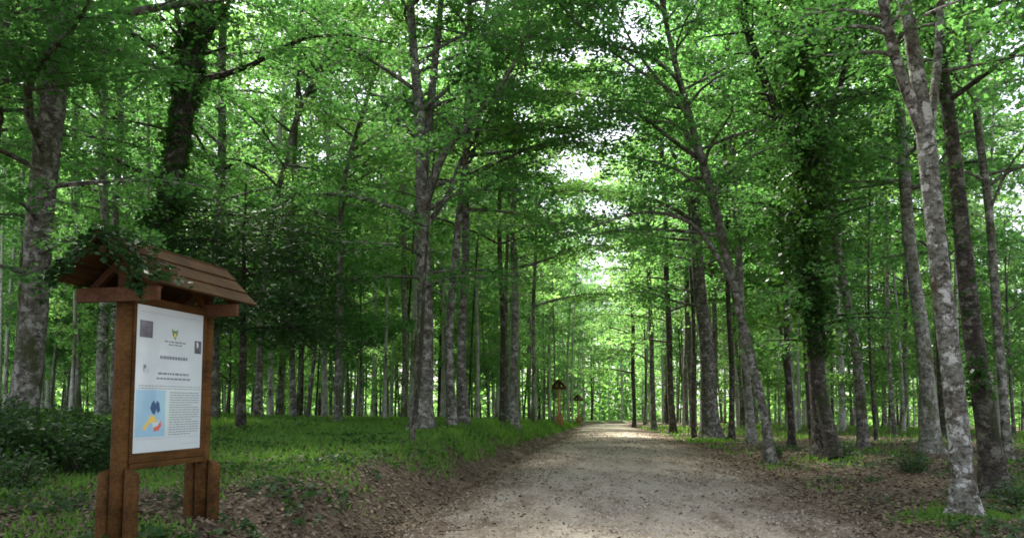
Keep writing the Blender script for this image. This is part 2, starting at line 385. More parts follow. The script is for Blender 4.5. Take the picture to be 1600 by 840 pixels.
def log(name, parent, mt, x, y, z0, z1, r, slant=0, rg=None):
    """a turned log; slant cuts its top at an angle falling away from the post"""
    bm = bmesh.new(); sides = 14; rings = []
    zs = [z0, z0 + .3 * (z1 - z0), z0 + .7 * (z1 - z0), z1]
    for k, z in enumerate(zs):
        ring = []
        for q in range(sides):
            a = 2 * math.pi * q / sides; rr = r * (1 + .02 * math.sin(3 * a + k))
            dy = math.sin(a) * rr
            zz = z - (abs(slant) * (dy * (1 if slant > 0 else -1) + r) if k == 3 else 0)
            ring.append(bm.verts.new((x + math.cos(a) * rr, y + dy, zz)))
        rings.append(ring)
    for A, B in zip(rings, rings[1:]):
        for q in range(sides): bm.faces.new((A[q], A[(q + 1) % sides], B[(q + 1) % sides], B[q]))
    bm.faces.new(rings[0][::-1]); bm.faces.new(rings[-1])
    return bm_obj(name, bm, mt, parent, smooth=True)
KX = 1.27
def poster_print(parent):
    """printed matter on the sheet: lx along the board, z up, facing -y"""
    X0, X1, Z0, Z1 = .115, 1.155, .80, 2.13
    P = box('poster', parent, PAPER, (X0, -.034, Z0), (X1, -.026, Z1), 0)
    def uz(u, v): return X0 + u * (X1 - X0), Z1 - v * (Z1 - Z0)
    def poly(name, pts, mt, lift, par=P):
        bm = bmesh.new()
        f = [bm.verts.new((uz(u, v)[0], -.034 - lift, uz(u, v)[1])) for u, v in pts]
        g = [bm.verts.new((uz(u, v)[0], -.034, uz(u, v)[1])) for u, v in pts]
        bm.faces.new(f); k = len(pts)
        for q in range(k): bm.faces.new((f[q], g[q], g[(q + 1) % k], f[(q + 1) % k]))
        bmesh.ops.recalc_face_normals(bm, faces=bm.faces)
        return bm_obj(name, bm, mt, par)
    def rect(name, u0, v0, u1, v1, mt, lift=.0015, par=P): return poly(name, [(u0, v0), (u1, v0), (u1, v1), (u0, v1)], mt, lift, par)
    rect('photo_print', .05, .105, .225, .22, PHOTO); rect('photo_print', .865, .20, .975, .295, PHOTO)
    poly('photo_highlight', [(.89, .215), (.91, .205), (.93, .225), (.92, .25), (.90, .252)], PAPER, .0028)
    # small crest: a spread green figure over a yellowish base
    poly('crest', [(.50, .135), (.535, .150), (.545, .145), (.56, .150), (.60, .135), (.585, .175), (.565, .20), (.555, .215), (.54, .20), (.515, .175)], GREEN, .0015)
    rect('crest_shield', .535, .165, .565, .195, YEL, .0028)
    words_ = Buf(); soft = Buf()
    def word(buf, u0, v0, u1, v1, lift=.0016):
        pts = []
        for (u, v) in ((u0, v0), (u1, v0), (u1, v1), (u0, v1)):
            x, z = uz(u, v); pts.append((x, -.034 - lift, z))
        buf.add(np.array(pts), np.array([[0, 3, 2, 1]]))
    rw = random.Random(3)
    def line(buf, u0, u1, v, h, lo=.02, hi=.06, gap=.012):
        u = u0
        while u < u1 - .01:
            l = min(rw.uniform(lo, hi), u1 - u); word(buf, u, v, u + l, v + h); u += l + gap
    line(soft, .06, .97, .04, .009, .03, .08)
    line(words_, .40, .72, .225, .010); line(words_, .46, .66, .246, .009)
    line(words_, .34, .76, .334, .022, .016, .04, .008)
    line(words_, .32, .80, .452, .014, .02, .06, .012); line(words_, .30, .82, .488, .012, .02, .06, .012); line(soft, .12, .20, .43, .03, .02, .03)
    line(words_, .06, .97, .545, .005, .012, .04); line(words_, .06, .97, .562, .005, .012, .04)
    for k in range(18): line(words_, .50, .965 - (.12 if k % 6 == 5 else 0), .588 + k * .0175, .0058, .012, .055, .009)
    line(soft, .05, .97, .905, .006, .1, .3, .004); line(soft, .70, .96, .955, .008)
    rect('crest', .115, .405, .15, .45, INK)
    q = link('heading', words_.mesh('heading', INK, False), P); q['kind'] = 'stuff'
    q = link('paragraph', soft.mesh('paragraph', INK_SOFT, False), P); q['kind'] = 'stuff'
    mp = rect('map', .03, .575, .44, .895, BLUE)
    P_ = P
    poly('map_region', [(.245, .665), (.275, .645), (.295, .675), (.32, .65), (.35, .665), (.365, .72), (.33, .735), (.31, .705), (.29, .745), (.255, .735), (.225, .70)], NAVY, .003)
    poly('map_region', [(.13, .83), (.19, .79), (.235, .745), (.29, .76), (.33, .79), (.27, .80), (.22, .805), (.17, .845), (.14, .855)], YEL, .003)
    poly('map_region', [(.28, .835), (.34, .82), (.38, .79), (.39, .82), (.35, .855), (.29, .86)], RED, .003)
    poly('map_region', [(.25, .80), (.33, .795), (.36, .775), (.34, .82), (.27, .835)], PAPER, .0034)
    return P
def kiosk_parts(root):
    for x in (0, KX):
        log('post', root, WOOD, x, 0, -.15, 2.22, .068)
        for sgn in (-1, 1): log('support_log', root, WOOD, x, sgn * .132, -.15, .68, .06, slant=sgn * .55)
        box('tie_beam', root, WOOD_DARK, (x - .115, -.40, 2.12), (x - .070, .40, 2.245))
        for sgn in (-1, 1):
            M = Matrix.Translation((x, 0, 2.612)) @ Matrix.Rotation(sgn * R(43), 4, 'X')
            y0, y1 = (-.50, .0) if sgn > 0 else (0, .50)
            box('rafter', root, WOOD_DARK, (-.03, y0, -.085), (.03, y1, -.022), M=M)
        box('king_post', root, WOOD_DARK, (x - .045, -.045, 2.2205), (x + .045, .045, 2.53))
    for x, sg in ((.06, 1), (KX - .06, -1)):                       # diagonal braces under the ridge
        M = Matrix.Translation((x, 0, 2.20)) @ Matrix.Rotation(sg * R(45), 4, 'Y')
        box('brace', root, WOOD, (-.03, -.028, 0), (.03, .028, .34), M=M)
    box('ridge_beam', root, WOOD_DARK, (-.32, -.035, 2.49), (1.52, .035, 2.57))
    f = .066
    box('frame_rail', root, WOOD, (f, -.05, 2.131), (KX - f, .03, 2.205)); box('frame_rail', root, WOOD, (f, -.05, .715), (KX - f, .03, .799))
    box('frame_rail', root, WOOD, (f, -.060, .660), (KX - f, .04, .712))
    box('frame_stile', root, WOOD, (f, -.046, .80), (.114, .026, 2.13)); box('frame_stile', root, WOOD, (1.156, -.046, .80), (KX - f, .026, 2.13))
    box('back_board', root, WOOD_DARK, (.115, -.0255, .80), (1.155, .015, 2.13), 0)
    poster_print(root)
    rf = box('roof', root, WOOD_ROOF, (-.37, -.035, 2.655), (1.56, .035, 2.683), .004)       # ridge cap; the lapped boards hang from it
    for sgn in (-1, 1):
        M = Matrix.Translation((0, 0, 2.64)) @ Matrix.Rotation(-sgn * R(43), 4, 'X')
        for k, (a, b) in enumerate(((.0, .17), (.145, .36), (.33, .54))):
            lift = .030 - k * .013
            e = random.uniform(-.02, .02)
            y0, y1 = (a, b) if sgn > 0 else (-b, -a)
            box('roof_board', rf, WOOD_ROOF, (-.36 + e, y0, lift - .012), (1.56 + e, y1, lift + .010), .003, M=M)
def kiosk_at(x, y, rz):
    return empty('notice_board', (x, y, gz(x, y)), rz)
KA = math.atan2(1.23, .24)
root = kiosk_at(-3.40, 6.95, KA); root.location.z = .36
tag(root, 'large roofed wooden notice board with white poster and creeper on its roof', 'notice board', 'roofed notice boards along the path')
kiosk_parts(root)
def copy_tree(o, parent=None):
    c_ = o.copy(); COL.objects.link(c_)
    if parent is not None: c_.parent = parent
    for ch in list(o.children): copy_tree(ch, c_)
    return c_
kids = copy_tree(root)
x, y = on_ground(873, 666); kids.location = (x, y, gz(x, y)); kids.rotation_euler.z = R(83)
kids['label'] = 'distant roofed notice board whose sunlit pale post stands on the grassy bank'
SUNLIT_WOOD = wood('painted_sunlit_wood', (.40, .25, .11), (.26, .14, .055))  # far posts coloured paler to stand in for sunlight on them
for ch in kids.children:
    if ch.name.split('.')[0] in ('post', 'support_log'): ch.data = ch.data.copy(); ch.data.materials[0] = SUNLIT_WOOD; ch['label'] = 'timber coloured pale as if sunlit'
k3 = copy_tree(kids); x, y = on_ground(903, 663); k3.location = (x, y, gz(x, y)); k3.rotation_euler.z = R(80)
k3['label'] = 'farthest and smallest roofed board, reddish, where the path leaves the bank'
# creeper lying over the near end of the roof
rg = np.random.default_rng(4); nl = 1000
lx = -.42 + rg.beta(1.0, 2.6, nl) * .9; ly = rg.uniform(-.5, .5, nl)
hz = 2.72 - np.abs(ly) * .92 + rg.uniform(0, .05, nl) * (1 - np.abs(ly))
front = rg.uniform(0, 1, nl) < .38                                   # hanging over the gable end
lx = np.where(front, -.39 - rg.uniform(0, .06, nl), lx); hz = np.where(front, hz - rg.uniform(0, .22, nl), hz)
Cw = np.array((root.matrix_basis @ Matrix.Identity(4)))
C = np.stack([lx, ly, hz], 1) @ Cw[:3, :3].T + Cw[:3, 3]
Vv, Ff = leaves(C, np.stack([np.full(nl, -.3), np.sign(ly) * .6, np.full(nl, -.7)], 1) @ Cw[:3, :3].T, rg, .06, .04, .7)
cr = empty('creeper', tuple(Cw[:3, 3] + np.array([0, 0, 2.6]))); tag(cr, 'dark green creeper sprawling over the near end of the large board roof', 'creeper')
Vv = Vv - np.array(cr.location)
q = link('foliage', quad_mesh('creeper_foliage', Vv, Ff, CREEPER), cr)
bf = Buf()
for k in range(7):
    y0 = rg.uniform(-.4, .4); pts = np.stack([np.linspace(-.38, .4, 6), y0 + np.cumsum(rg.normal(0, .06, 6)), np.zeros(6)], 1); pts[:, 2] = 2.71 - np.abs(pts[:, 1]) * .92
    tube(bf, pts @ Cw[:3, :3].T + Cw[:3, 3] - np.array(cr.location), np.full(6, .007), 4)
link('stem', bf.mesh('creeper_stem', BARK_DARK), cr)

# ------------------------------------------------------------------ trees read from the photograph
def photo_tree(name, label, pts, H=20, bk=BARK_GREY, lf=LEAF, crown=(4.5, 34, 3.6, .10, 60), depth=None, limbs=(), seed=0, group=None,
               ivy=0, cat='tree', flare=.62, azb=None, extra=None, over=None, sides=12, base_e=.25):
    """pts: (x, y, width) in photo pixels from the foot up; beyond the frame the trunk goes on to height H"""
    rg = np.random.default_rng(1000 + seed)
    if depth is None: bx, by = on_ground(pts[0][0], pts[0][1])
    else:
        q = at_depth(pts[0][0], pts[0][1], depth); bx, by = q[0], q[1]
    bz = gz(bx, by); B = np.array([bx, by, bz])
    root = empty(name, (bx, by, bz)); tag(root, label, cat, group)
    P = [np.array([0, 0, -.25])]; rr = [pts[0][2] * .76 / FPX * by / 2]
    for (px, py, wpx) in pts[0:]:
        q = at_depth(px, py, by) - B
        if q[2] < .02: q[2] = .02
        if q[2] > P[-1][2] + .01: P.append(q); rr.append(wpx * .76 / FPX * by / 2)
    P = np.array(P); rr = np.array(rr)
    top = P[-1]; d = (P[-1] - P[-2]); d /= np.linalg.norm(d)
    if top[2] < H:
        ex = np.linspace(0, 1, 6)[1:]
        add = []
        for u in ex:
            h = (H - top[2]) * u; lean = d[0] / max(d[2], .3) * (1 - .5 * u)
            add.append(top + np.array([lean * h, rg.normal(0, .1), h]))
        P = np.vstack([P, add]); rr = np.concatenate([rr, rr[-1] * (1 - ex * .93)])
    zz = np.concatenate([[-.25, 0, .12, .3, .6], np.arange(1.0, H, .45), [H]])
    PP = np.stack([np.interp(zz, P[:, 2], P[:, 0]), np.interp(zz, P[:, 2], P[:, 1]), zz], 1)
    k5 = np.array([1, 2, 3, 2, 1]) / 9.0
    for a_ in (0, 1):
        sm = np.convolve(np.pad(PP[:, a_], 2, 'edge'), k5, 'valid'); PP[6:, a_] = sm[6:]
    PP[:, 0] += .03 * np.sin(zz * 1.1 + seed); PP[:, 1] += .05 * np.sin(zz * .8 + 2 * seed)
    RR = np.interp(zz, P[:, 2], rr)
    tb = Buf(); tube(tb, PP, RR, sides, .035, rg, flare)
    pos, rad = trunk_fn(PP, RR)
    LC, LD = [], []
    wb = Buf()
    h0, nb, Lb, leaf, per = crown; nb = int(nb * 1.2); per = per * 1.65; leaf *= .98
    if nb:
        c_, d_ = crown_and_wood(rg, pos, rad, h0, H - .3, nb, Lb, leaf, per, wb, azb=azb, base_e=base_e); LC.append(c_); LD.append(d_)
    if over is not None:           # boughs reaching out over the path: (count, azimuth, lowest, highest, length)
        n_o, a_o, z0, z1, l_o = over
        extra = list(extra or []) + [(z0 + (z1 - z0) * q / max(1, n_o - 1), a_o + rg.uniform(-.6, .6), l_o * rg.uniform(.75, 1.15), rg.uniform(.15, .5)) for q in range(n_o)]
    if extra is not None:          # low sprays: (height, azimuth, length, elevation)
        S = np.array([pos(e[0]) for e in extra]); A_ = [e[1] for e in extra]; Ls = [e[2] for e in extra]; E_ = [e[3] for e in extra]
        c_, d_ = branch_set(rg, S, A_, Ls, E_, [.012 + .012 * l for l in Ls], leaf, per, wb, droop=.6); LC.append(c_); LD.append(d_)
    link('trunk', tb.mesh('trunk', bk), root)
    for lm in limbs:               # boughs traced in the photo: (pixel polyline with widths, depth drift)
        lp = []; lr = []
        for k, (px, py, wpx) in enumerate(lm[0]):
            Yd = by + lm[1] * k / max(1, len(lm[0]) - 1)
            lp.append(at_depth(px, py, Yd) - B); lr.append(wpx / FPX * Yd / 2)
        lp = np.array(lp); lr = np.array(lr)
        lp[0] = pos(lp[0][2])
        if len(lm) > 2 and lm[2] > 0:            # carry on beyond the frame
            dd = lp[-1] - lp[-2]; dd /= np.linalg.norm(dd); dd = dd * .6 + np.array([0, 0, .4]); 
            lp = np.vstack([lp, lp[-1] + dd * lm[2] * .5, lp[-1] + (dd + np.array([0, 0, .25])) * lm[2]]); lr = np.concatenate([lr, [lr[-1] * .6, lr[-1] * .15]])
        uu = np.linspace(0, len(lp) - 1, 4 * len(lp)); ix = np.arange(len(lp))
        LP = np.stack([np.interp(uu, ix, lp[:, a_]) for a_ in range(3)], 1); LR = np.interp(uu, ix, lr)
        for a_ in range(3): LP[2:-2, a_] = np.convolve(LP[:, a_], k5, 'valid')
        lb = Buf(); tube(lb, LP, LR, 8, .04, rg); link('limb', lb.mesh('limb', bk), root)
        if len(lm) > 2 and lm[2] == 0: continue      # a bare second stem
        nbb = max(5, int(np.linalg.norm(np.diff(LP, axis=0), axis=1).sum() / .55))
        f = (np.linspace(.3, .99, nbb) * (len(LP) - 1)).astype(int)
        hd = math.atan2(LP[-1][1] - LP[0][1], LP[-1][0] - LP[0][0])
        az = hd + np.where(np.arange(nbb) % 2, 1, -1) * rg.uniform(.4, 1.5, nbb)
        c_, d_ = branch_set(rg, LP[f], az, rg.uniform(.8, 2.1, nbb), rg.uniform(.0, .5, nbb), np.maximum(.01, LR[f] * .4), leaf, per, wb); LC.append(c_); LD.append(d_)
    if wb.n: link('branch', wb.mesh('branch', bk), root)
    if LC:
        Vv, Ff = leaves(np.concatenate(LC), np.concatenate(LD), rg, leaf, leaf * .64)
        link('crown', quad_mesh('crown', Vv, Ff, lf), root)
    if ivy:                        # ivy climbing the trunk and hanging in tufts from it
        ivy_h, ivy_n, ivy_r = ivy[:3]
        hh = ivy[3] + (ivy_h - ivy[3]) * rg.beta(1.2, 1.1, ivy_n); a_ = rg.uniform(0, 6.283, ivy_n)
        ncl = max(8, ivy_n // 110); ch = ivy[3] + (ivy_h - ivy[3]) * rg.beta(1.1, 1.0, ncl); ca = rg.uniform(0, 6.283, ncl)
        co = ivy_r * rg.uniform(0, 1.3, ncl) ** 1.6 * np.clip(.3 + ch / ivy_h * 1.3, 0, 1.15); cs = .10 + .22 * co / max(ivy_r, .3)
        ci = rg.integers(0, ncl, ivy_n); hug = rg.uniform(0, 1, ivy_n) < .3
        hh = np.where(hug, hh, ch[ci] + rg.normal(0, 1, ivy_n) * cs[ci] * 1.3); a_ = np.where(hug, a_, ca[ci] + rg.normal(0, .45, ivy_n))
        Pc = np.stack([np.interp(hh, PP[:, 2], PP[:, 0]), np.interp(hh, PP[:, 2], PP[:, 1]), hh], 1)
        rad_ = np.interp(hh, PP[:, 2], RR) * 1.03 + np.where(hug, np.abs(rg.normal(0, .03, ivy_n)), np.abs(co[ci] + rg.normal(0, 1, ivy_n) * cs[ci]))
        out = np.stack([np.cos(a_), np.sin(a_), 0 * a_], 1)
        Vv, Ff = leaves(Pc + out * rad_[:, None], out + np.array([0, 0, -.7]), rg, .125 if by > 15 else .075, .095 if by > 15 else .058, .9)
        link('ivy', quad_mesh('ivy', Vv, Ff, LEAF_IVY), root)
    return root

TREES = [
 # left of the path
 dict(label='massive pale lichen-blotched beech rising beyond the undergrowth left of the notice board', pts=[(28, 690, 62), (42, 560, 54), (70, 300, 52), (98, 0, 48)], depth=15, H=21, bk=BARK_GREY, crown=(5.5, 30, 4.2, .10, 55),
      extra=[(3.6, -.5, 3.4, .15), (4.2, -1.2, 3.2, .2), (4.9, .2, 3.5, .2), (3.2, -2.2, 2.6, .2), (4.4, 2.6, 2.6, .2), (5.2, -1.8, 3.5, .3), (3.0, -.9, 2.2, .05)]),
 dict(label='dark ivy-clad trunk leaning right behind the notice board roof', pts=[(232, 648, 50), (252, 370, 46), (278, 200, 44), (322, 0, 46)], depth=18, H=19, bk=BARK_DARK, crown=(5.5, 28, 4.0, .10, 55), ivy=(12, 6500, .12, .8)),
 dict(label='paler of two trunks close together behind the left post of the notice board', pts=[(160, 640, 24), (165, 400, 17), (158, 0, 15)], depth=26, H=22, bk=BARK_PALE, crown=(6.5, 26, 3.4, .12, 40)),
 dict(label='slim grey trunk close beside a paler one over the left end of the roof', pts=[(178, 640, 15), (183, 300, 14), (192, 0, 14)], depth=28, H=22, crown=(6.5, 26, 3.4, .12, 40)),
 dict(label='thin pale stem between the massive left beech and the board roof', pts=[(122, 640, 12), (118, 300, 11), (125, 0, 9)], depth=31, H=21, bk=BARK_PALE, crown=(7, 24, 3.2, .13, 36)),
 dict(label='gnarled grey trunk with flared roots just right of the big board', pts=[(335, 655, 24), (334, 560, 19), (345, 300, 17), (350, 0, 16)], H=21, crown=(5.5, 28, 3.6, .12, 44)),
 dict(label='brownish trunk under the fir, first right of its dark stem', pts=[(404, 655, 16), (403, 545, 14), (425, 330, 13), (470, 160, 12), (530, 60, 10)], H=18, crown=(5.5, 26, 3.4, .12, 40)),
 dict(label='slim leaning grey trunk under the right half of the dark fir', pts=[(440, 653, 11), (449, 545, 10), (470, 200, 9)], H=21, crown=(6.5, 22, 3.2, .13, 38)),
 dict(label='pale upright trunk under the right edge of the dark fir boughs', lf=LEAF_YOUNG, pts=[(466, 651, 14), (468, 545, 13), (473, 200, 11)], H=22, bk=BARK_PALE, crown=(6.5, 24, 3.2, .13, 38)),
 dict(label='thin dark sapling stem between fir boughs and the slender forked beech', pts=[(496, 648, 7), (502, 540, 6), (506, 400, 5)], H=13, bk=BARK_DARK, crown=(4, 20, 2.4, .12, 44)),
 dict(label='slender beech alone on the grass, its top bending right', lf=LEAF_YOUNG, pts=[(528, 662, 15), (530, 450, 13), (536, 280, 11), (552, 215, 10), (575, 150, 8)], H=14, crown=(5.2, 22, 2.6, .11, 48),
      limbs=[([(548, 235, 6), (600, 205, 4), (650, 185, 2)], .5)]),
 dict(label='thin pale trunk standing behind and left of the thick double beech', lf=LEAF_YOUNG, pts=[(632, 657, 12), (632, 400, 11), (625, 180, 9)], H=20, bk=BARK_PALE, crown=(6.5, 22, 3.0, .13, 38)),
 dict(label='thick dark double beech at the top of the grassy bank', over=(5, -.2, 5.5, 13, 4.4), pts=[(660, 672, 46), (662, 560, 36), (664, 430, 30), (658, 250, 24), (650, 120, 20), (642, 0, 16)], H=20, bk=BARK_GREY, crown=(5.2, 27, 4.2, .10, 40),
      limbs=[([(664, 330, 20), (690, 240, 12), (740, 190, 9), (800, 110, 6)], -1.5, 2), ([(662, 300, 16), (676, 130, 12), (690, 0, 9)], .8, 5), ([(668, 360, 10), (705, 300, 8), (720, 245, 7), (780, 170, 4)], 1.5, 1.5)],
      extra=[(3.6, -.6, 3.0, .1), (4.0, .3, 3.2, .15), (4.4, -2.4, 2.8, .2), (3.9, 3.0, 2.6, .1)]),
 dict(label='thin leaning stem crossing the foot of the thick double beech', pts=[(642, 692, 11), (650, 610, 9), (660, 500, 8), (668, 400, 6)], H=8, bk=BARK_DARK, crown=(4.2, 10, 1.8, .10, 50), flare=.2),
 dict(label='stout grey beech just right of the thick double beech', pts=[(704, 668, 21), (702, 560, 17), (715, 330, 15), (735, 200, 13)], H=20, crown=(5.4, 28, 3.6, .12, 44)),
 dict(label='broad pale-footed trunk right against a stout grey beech on the bank', over=(7, .1, 6, 15, 4.6), lf=LEAF_YOUNG, pts=[(724, 664, 22), (722, 560, 19), (728, 300, 15)], H=22, crown=(6, 26, 3.4, .13, 40)),
 dict(label='straight bright pale beech standing alone at the bank edge', over=(8, -.1, 5.5, 14, 4.4), lf=LEAF_YOUNG, pts=[(804, 668, 19), (804, 500, 15), (803, 300, 12), (796, 150, 10)], H=19, bk=BARK_PALE, crown=(5.6, 26, 3.2, .12, 42)),
 dict(label='dark slim trunk close behind the bright pale beech on the bank', pts=[(786, 664, 11), (784, 480, 10), (780, 300, 8)], H=20, bk=BARK_DARK, crown=(6, 24, 3.0, .13, 40)),
 dict(label='white-barked slim trunk between pale beech and distant board', over=(5, 0, 5, 15, 4.6), lf=LEAF_YOUNG, pts=[(833, 662, 9), (833, 560, 8), (838, 300, 6)], H=20, bk=BARK_PALE, crown=(6, 22, 3.0, .14, 36)),
 # right of the path
 dict(label='slim grey trunk at the far right corner where the path ends', over=(5, 3.1, 4, 15, 4.8), lf=LEAF_YOUNG, pts=[(991, 668, 8), (989, 560, 8), (985, 250, 6)], H=21, bk=BARK_DARK, crown=(6, 22, 3.0, .14, 36)),
 dict(label='slim trunk second along the right verge from the end of the path', over=(5, 3.1, 4, 15, 4.4), lf=LEAF_YOUNG, pts=[(1021, 672, 11), (1016, 480, 9), (1005, 200, 8)], H=20, crown=(6, 24, 3.0, .14, 38)),
 dict(label='dark straight trunk on the right verge before the thick beech', over=(7, 3.2, 4.5, 14, 4.0), lf=LEAF_YOUNG, pts=[(1051, 677, 14), (1044, 500, 12), (1034, 200, 9)], H=20, bk=BARK_DARK, crown=(5.5, 26, 3.2, .13, 40)),
 dict(label='thin dark stem touching the left side of the thick verge beech', pts=[(1084, 684, 9), (1084, 560, 8), (1078, 350, 7)], H=18, bk=BARK_DARK, crown=(5.5, 22, 2.8, .13, 40)),
 dict(label='thick straight beech at the edge of the path, widest trunk on the right verge', over=(6, 3.2, 5, 15, 4.2), pts=[(1112, 687, 40), (1104, 560, 31), (1090, 400, 25), (1082, 250, 20)], H=21, bk=BARK_GREY, crown=(5.5, 30, 4.0, .12, 44)),
 dict(label='dark slim trunk between the thick verge beech and the leaning one', pts=[(1143, 687, 12), (1142, 560, 11), (1135, 300, 9)], H=20, bk=BARK_DARK, crown=(5.5, 24, 3.0, .13, 40)),
 dict(label='pale trunk directly behind the long leaning beech of the right verge', pts=[(1174, 693, 21), (1166, 590, 17), (1150, 350, 14)], H=21, bk=BARK_PALE, crown=(6, 26, 3.2, .13, 40)),
 dict(label='long slender beech leaning left over the path with bare lower limbs', over=(5, 3.3, 5.5, 13, 3.8), pts=[(1203, 724, 21), (1194, 650, 18), (1168, 530, 19), (1135, 400, 18), (1102, 270, 17), (1074, 160, 14), (1048, 70, 11), (1030, 0, 9)], H=15, bk=BARK_GREY, crown=(6.0, 30, 3.6, .09, 60),
      limbs=[([(1078, 185, 8), (1050, 150, 6), (1000, 90, 5), (965, 25, 3)], -1.5, 1.5), ([(1100, 265, 7), (1065, 190, 5), (1000, 190, 3)], -1, .8), ([(1148, 450, 8), (1090, 345, 7), (1000, 325, 4), (890, 370, 3)], -1.5, 1.0)]),
 dict(label='dark slim trunk between the leaning beech and the ivy tree', pts=[(1236, 698, 14), (1232, 560, 11), (1220, 300, 9)], H=19, bk=BARK_DARK, crown=(5, 24, 3.0, .12, 42)),
 dict(label='dark tree smothered in ivy, its twisted twin foot beside the path', pts=[(1287, 716, 46), (1283, 640, 34), (1275, 520, 32), (1262, 380, 26), (1254, 250, 22), (1250, 150, 18), (1262, 0, 14)], H=15, bk=BARK_DARK, crown=(4.8, 26, 3.6, .09, 55), lf=LEAF,
      limbs=[([(1283, 600, 22), (1292, 660, 24), (1304, 716, 30)], -.5, 0), ([(1254, 260, 17), (1215, 180, 15), (1178, 80, 13), (1152, 0, 11)], -.6, 4), ([(1256, 300, 12), (1300, 190, 10), (1330, 60, 8)], .5, 3)], ivy=(13, 19000, 1.05, 2.4),
      extra=[(3.2, -1.2, 2.4, .1), (3.8, -2.3, 2.6, .1), (3.4, -.3, 2.2, .15), (4.2, -1.7, 2.8, .2), (2.8, -2.9, 1.8, .1)]),
 dict(label='grey trunk leaning left behind the ivy tree', pts=[(1352, 700, 22), (1345, 600, 20), (1322, 480, 18), (1290, 250, 14)], H=20, bk=BARK_GREY, crown=(5, 26, 3.4, .11, 44)),
 dict(label='broad pale beech set back left of the forked beech', pts=[(1456, 706, 42), (1446, 600, 32), (1432, 450, 26), (1400, 150, 20)], H=22, bk=BARK_PALE, crown=(6, 28, 3.8, .12, 42)),
 dict(label='blotched pale forked beech nearest on the right, red-brown stain down its trunk', pts=[(1508, 806, 52), (1498, 700, 44), (1482, 540, 41), (1466, 350, 37), (1452, 230, 37), (1432, 120, 30), (1412, 30, 24), (1405, 0, 23)], H=19, bk=BARK_BLOTCH, crown=(8, 30, 4.2, .09, 55),
      limbs=[([(1448, 215, 22), (1404, 110, 18), (1386, 40, 17), (1374, -30, 15)], -.5, 6), ([(1456, 230, 17), (1464, 120, 14), (1470, 0, 12)], .4, 5)]),
 dict(label='dark mossy trunk leaning behind the forked beech on the right', pts=[(1556, 775, 52), (1545, 690, 42), (1522, 530, 38), (1495, 300, 30), (1476, 150, 26), (1456, 0, 24)], H=18, bk=BARK_DARK, crown=(6.5, 28, 4.0, .09, 52), ivy=(9, 1800, .06, 1.5)),
 dict(label='slim grey beech right of the dark mossy trunk, a stub branch high up', pts=[(1572, 722, 18), (1558, 480, 17), (1545, 320, 15), (1524, 150, 15), (1500, 0, 13)], H=20, bk=BARK_GREY, crown=(6, 26, 3.6, .10, 46),
      limbs=[([(1551, 330, 6), (1580, 250, 4), (1620, 215, 3)], -.8, 1)]),
]
for k, T in enumerate(TREES): photo_tree('beech_tree', seed=k, **T)

# the dark fir with its level boughs, behind the board
def fir():
    rg = np.random.default_rng(77); bx, by = on_ground(375, 669)
    root = empty('fir_tree', (bx, by, gz(bx, by))); tag(root, 'dark fir with level drooping boughs on a bare thin trunk beside the notice board', 'fir tree')
    z = np.linspace(-.2, 5.9, 18); P = np.stack([.03 * np.sin(z), .03 * np.cos(z * 1.3), z], 1); Rr = np.interp(z, [-.2, 5.9], [.11, .02])
    tb = Buf(); tube(tb, P, Rr, 9, .03, rg, .3); link('trunk', tb.mesh('trunk', BARK_DARK), root)
    wb = Buf(); S, A, Ls, E = [], [], [], []
    for lv in np.arange(2.35, 5.3, .46):
        f = 1 - (lv - 2.3) / 5.6
        for q in range(7):
            S.append([0, 0, lv + rg.uniform(-.12, .12)]); A.append(q * .9 + rg.uniform(0, .9) + lv); Ls.append((.6 + 2.6 * max(f, 0) ** .6) * rg.uniform(.75, 1.15)); E.append(rg.uniform(.02, .2))
    C, D = branch_set(rg, np.array(S), A, Ls, E, [.02] * len(S), .12, 60, wb, twig_step=.22, droop=1.5, leafy_from=.12)
    link('branch', wb.mesh('branch', BARK_DARK), root)
    Vv, Ff = leaves(C, D, rg, .13, .055, .55); link('foliage', quad_mesh('fir_foliage', Vv, Ff, NEEDLE), root)
fir()

# ------------------------------------------------------------------ the wood behind: a few grown trees, copied one by one
def grow(seed, H, r, h0, nb, L, leaf, per, bk, lf, lean=.02, sides=9):
    rg = np.random.default_rng(seed); z = np.concatenate([[-.3, 0, .2, .6], np.linspace(1.2, H, 16)])
    la = rg.uniform(0, 6.28); ph = rg.uniform(0, 6, 2)
    P = np.stack([math.cos(la) * lean * z + .12 * np.sin(z * .35 + ph[0]) - .12 * math.sin(ph[0]), math.sin(la) * lean * z + .12 * np.sin(z * .3 + ph[1]) - .12 * math.sin(ph[1]), z], 1)
    Rr = np.interp(z, [-.3, 0, 1, H * .6, H], [r * 1.2, r * 1.12, r, r * .6, .02])
    tb = Buf(); tube(tb, P, Rr, sides, .03, rg, .4); pos, rad = trunk_fn(P, Rr); wb = Buf()
    C, D = crown_and_wood(rg, pos, rad, h0, H - .2, nb, L, leaf, per, wb)
    Vv, Ff = leaves(C, D, rg, leaf, leaf * .66, .8)
    return tb.mesh('trunk', bk), wb.mesh('branch', bk), quad_mesh('crown', Vv, Ff, lf)
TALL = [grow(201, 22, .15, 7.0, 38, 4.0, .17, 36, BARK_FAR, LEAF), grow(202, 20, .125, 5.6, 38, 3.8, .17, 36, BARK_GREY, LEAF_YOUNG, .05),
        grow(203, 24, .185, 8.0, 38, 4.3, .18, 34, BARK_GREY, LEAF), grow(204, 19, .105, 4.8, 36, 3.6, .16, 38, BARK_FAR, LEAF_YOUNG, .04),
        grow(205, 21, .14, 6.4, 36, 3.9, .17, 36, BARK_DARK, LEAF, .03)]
NEAR = grow(221, 19, .20, 5.5, 44, 4.3, .105, 80, BARK_GREY, LEAF, .02)
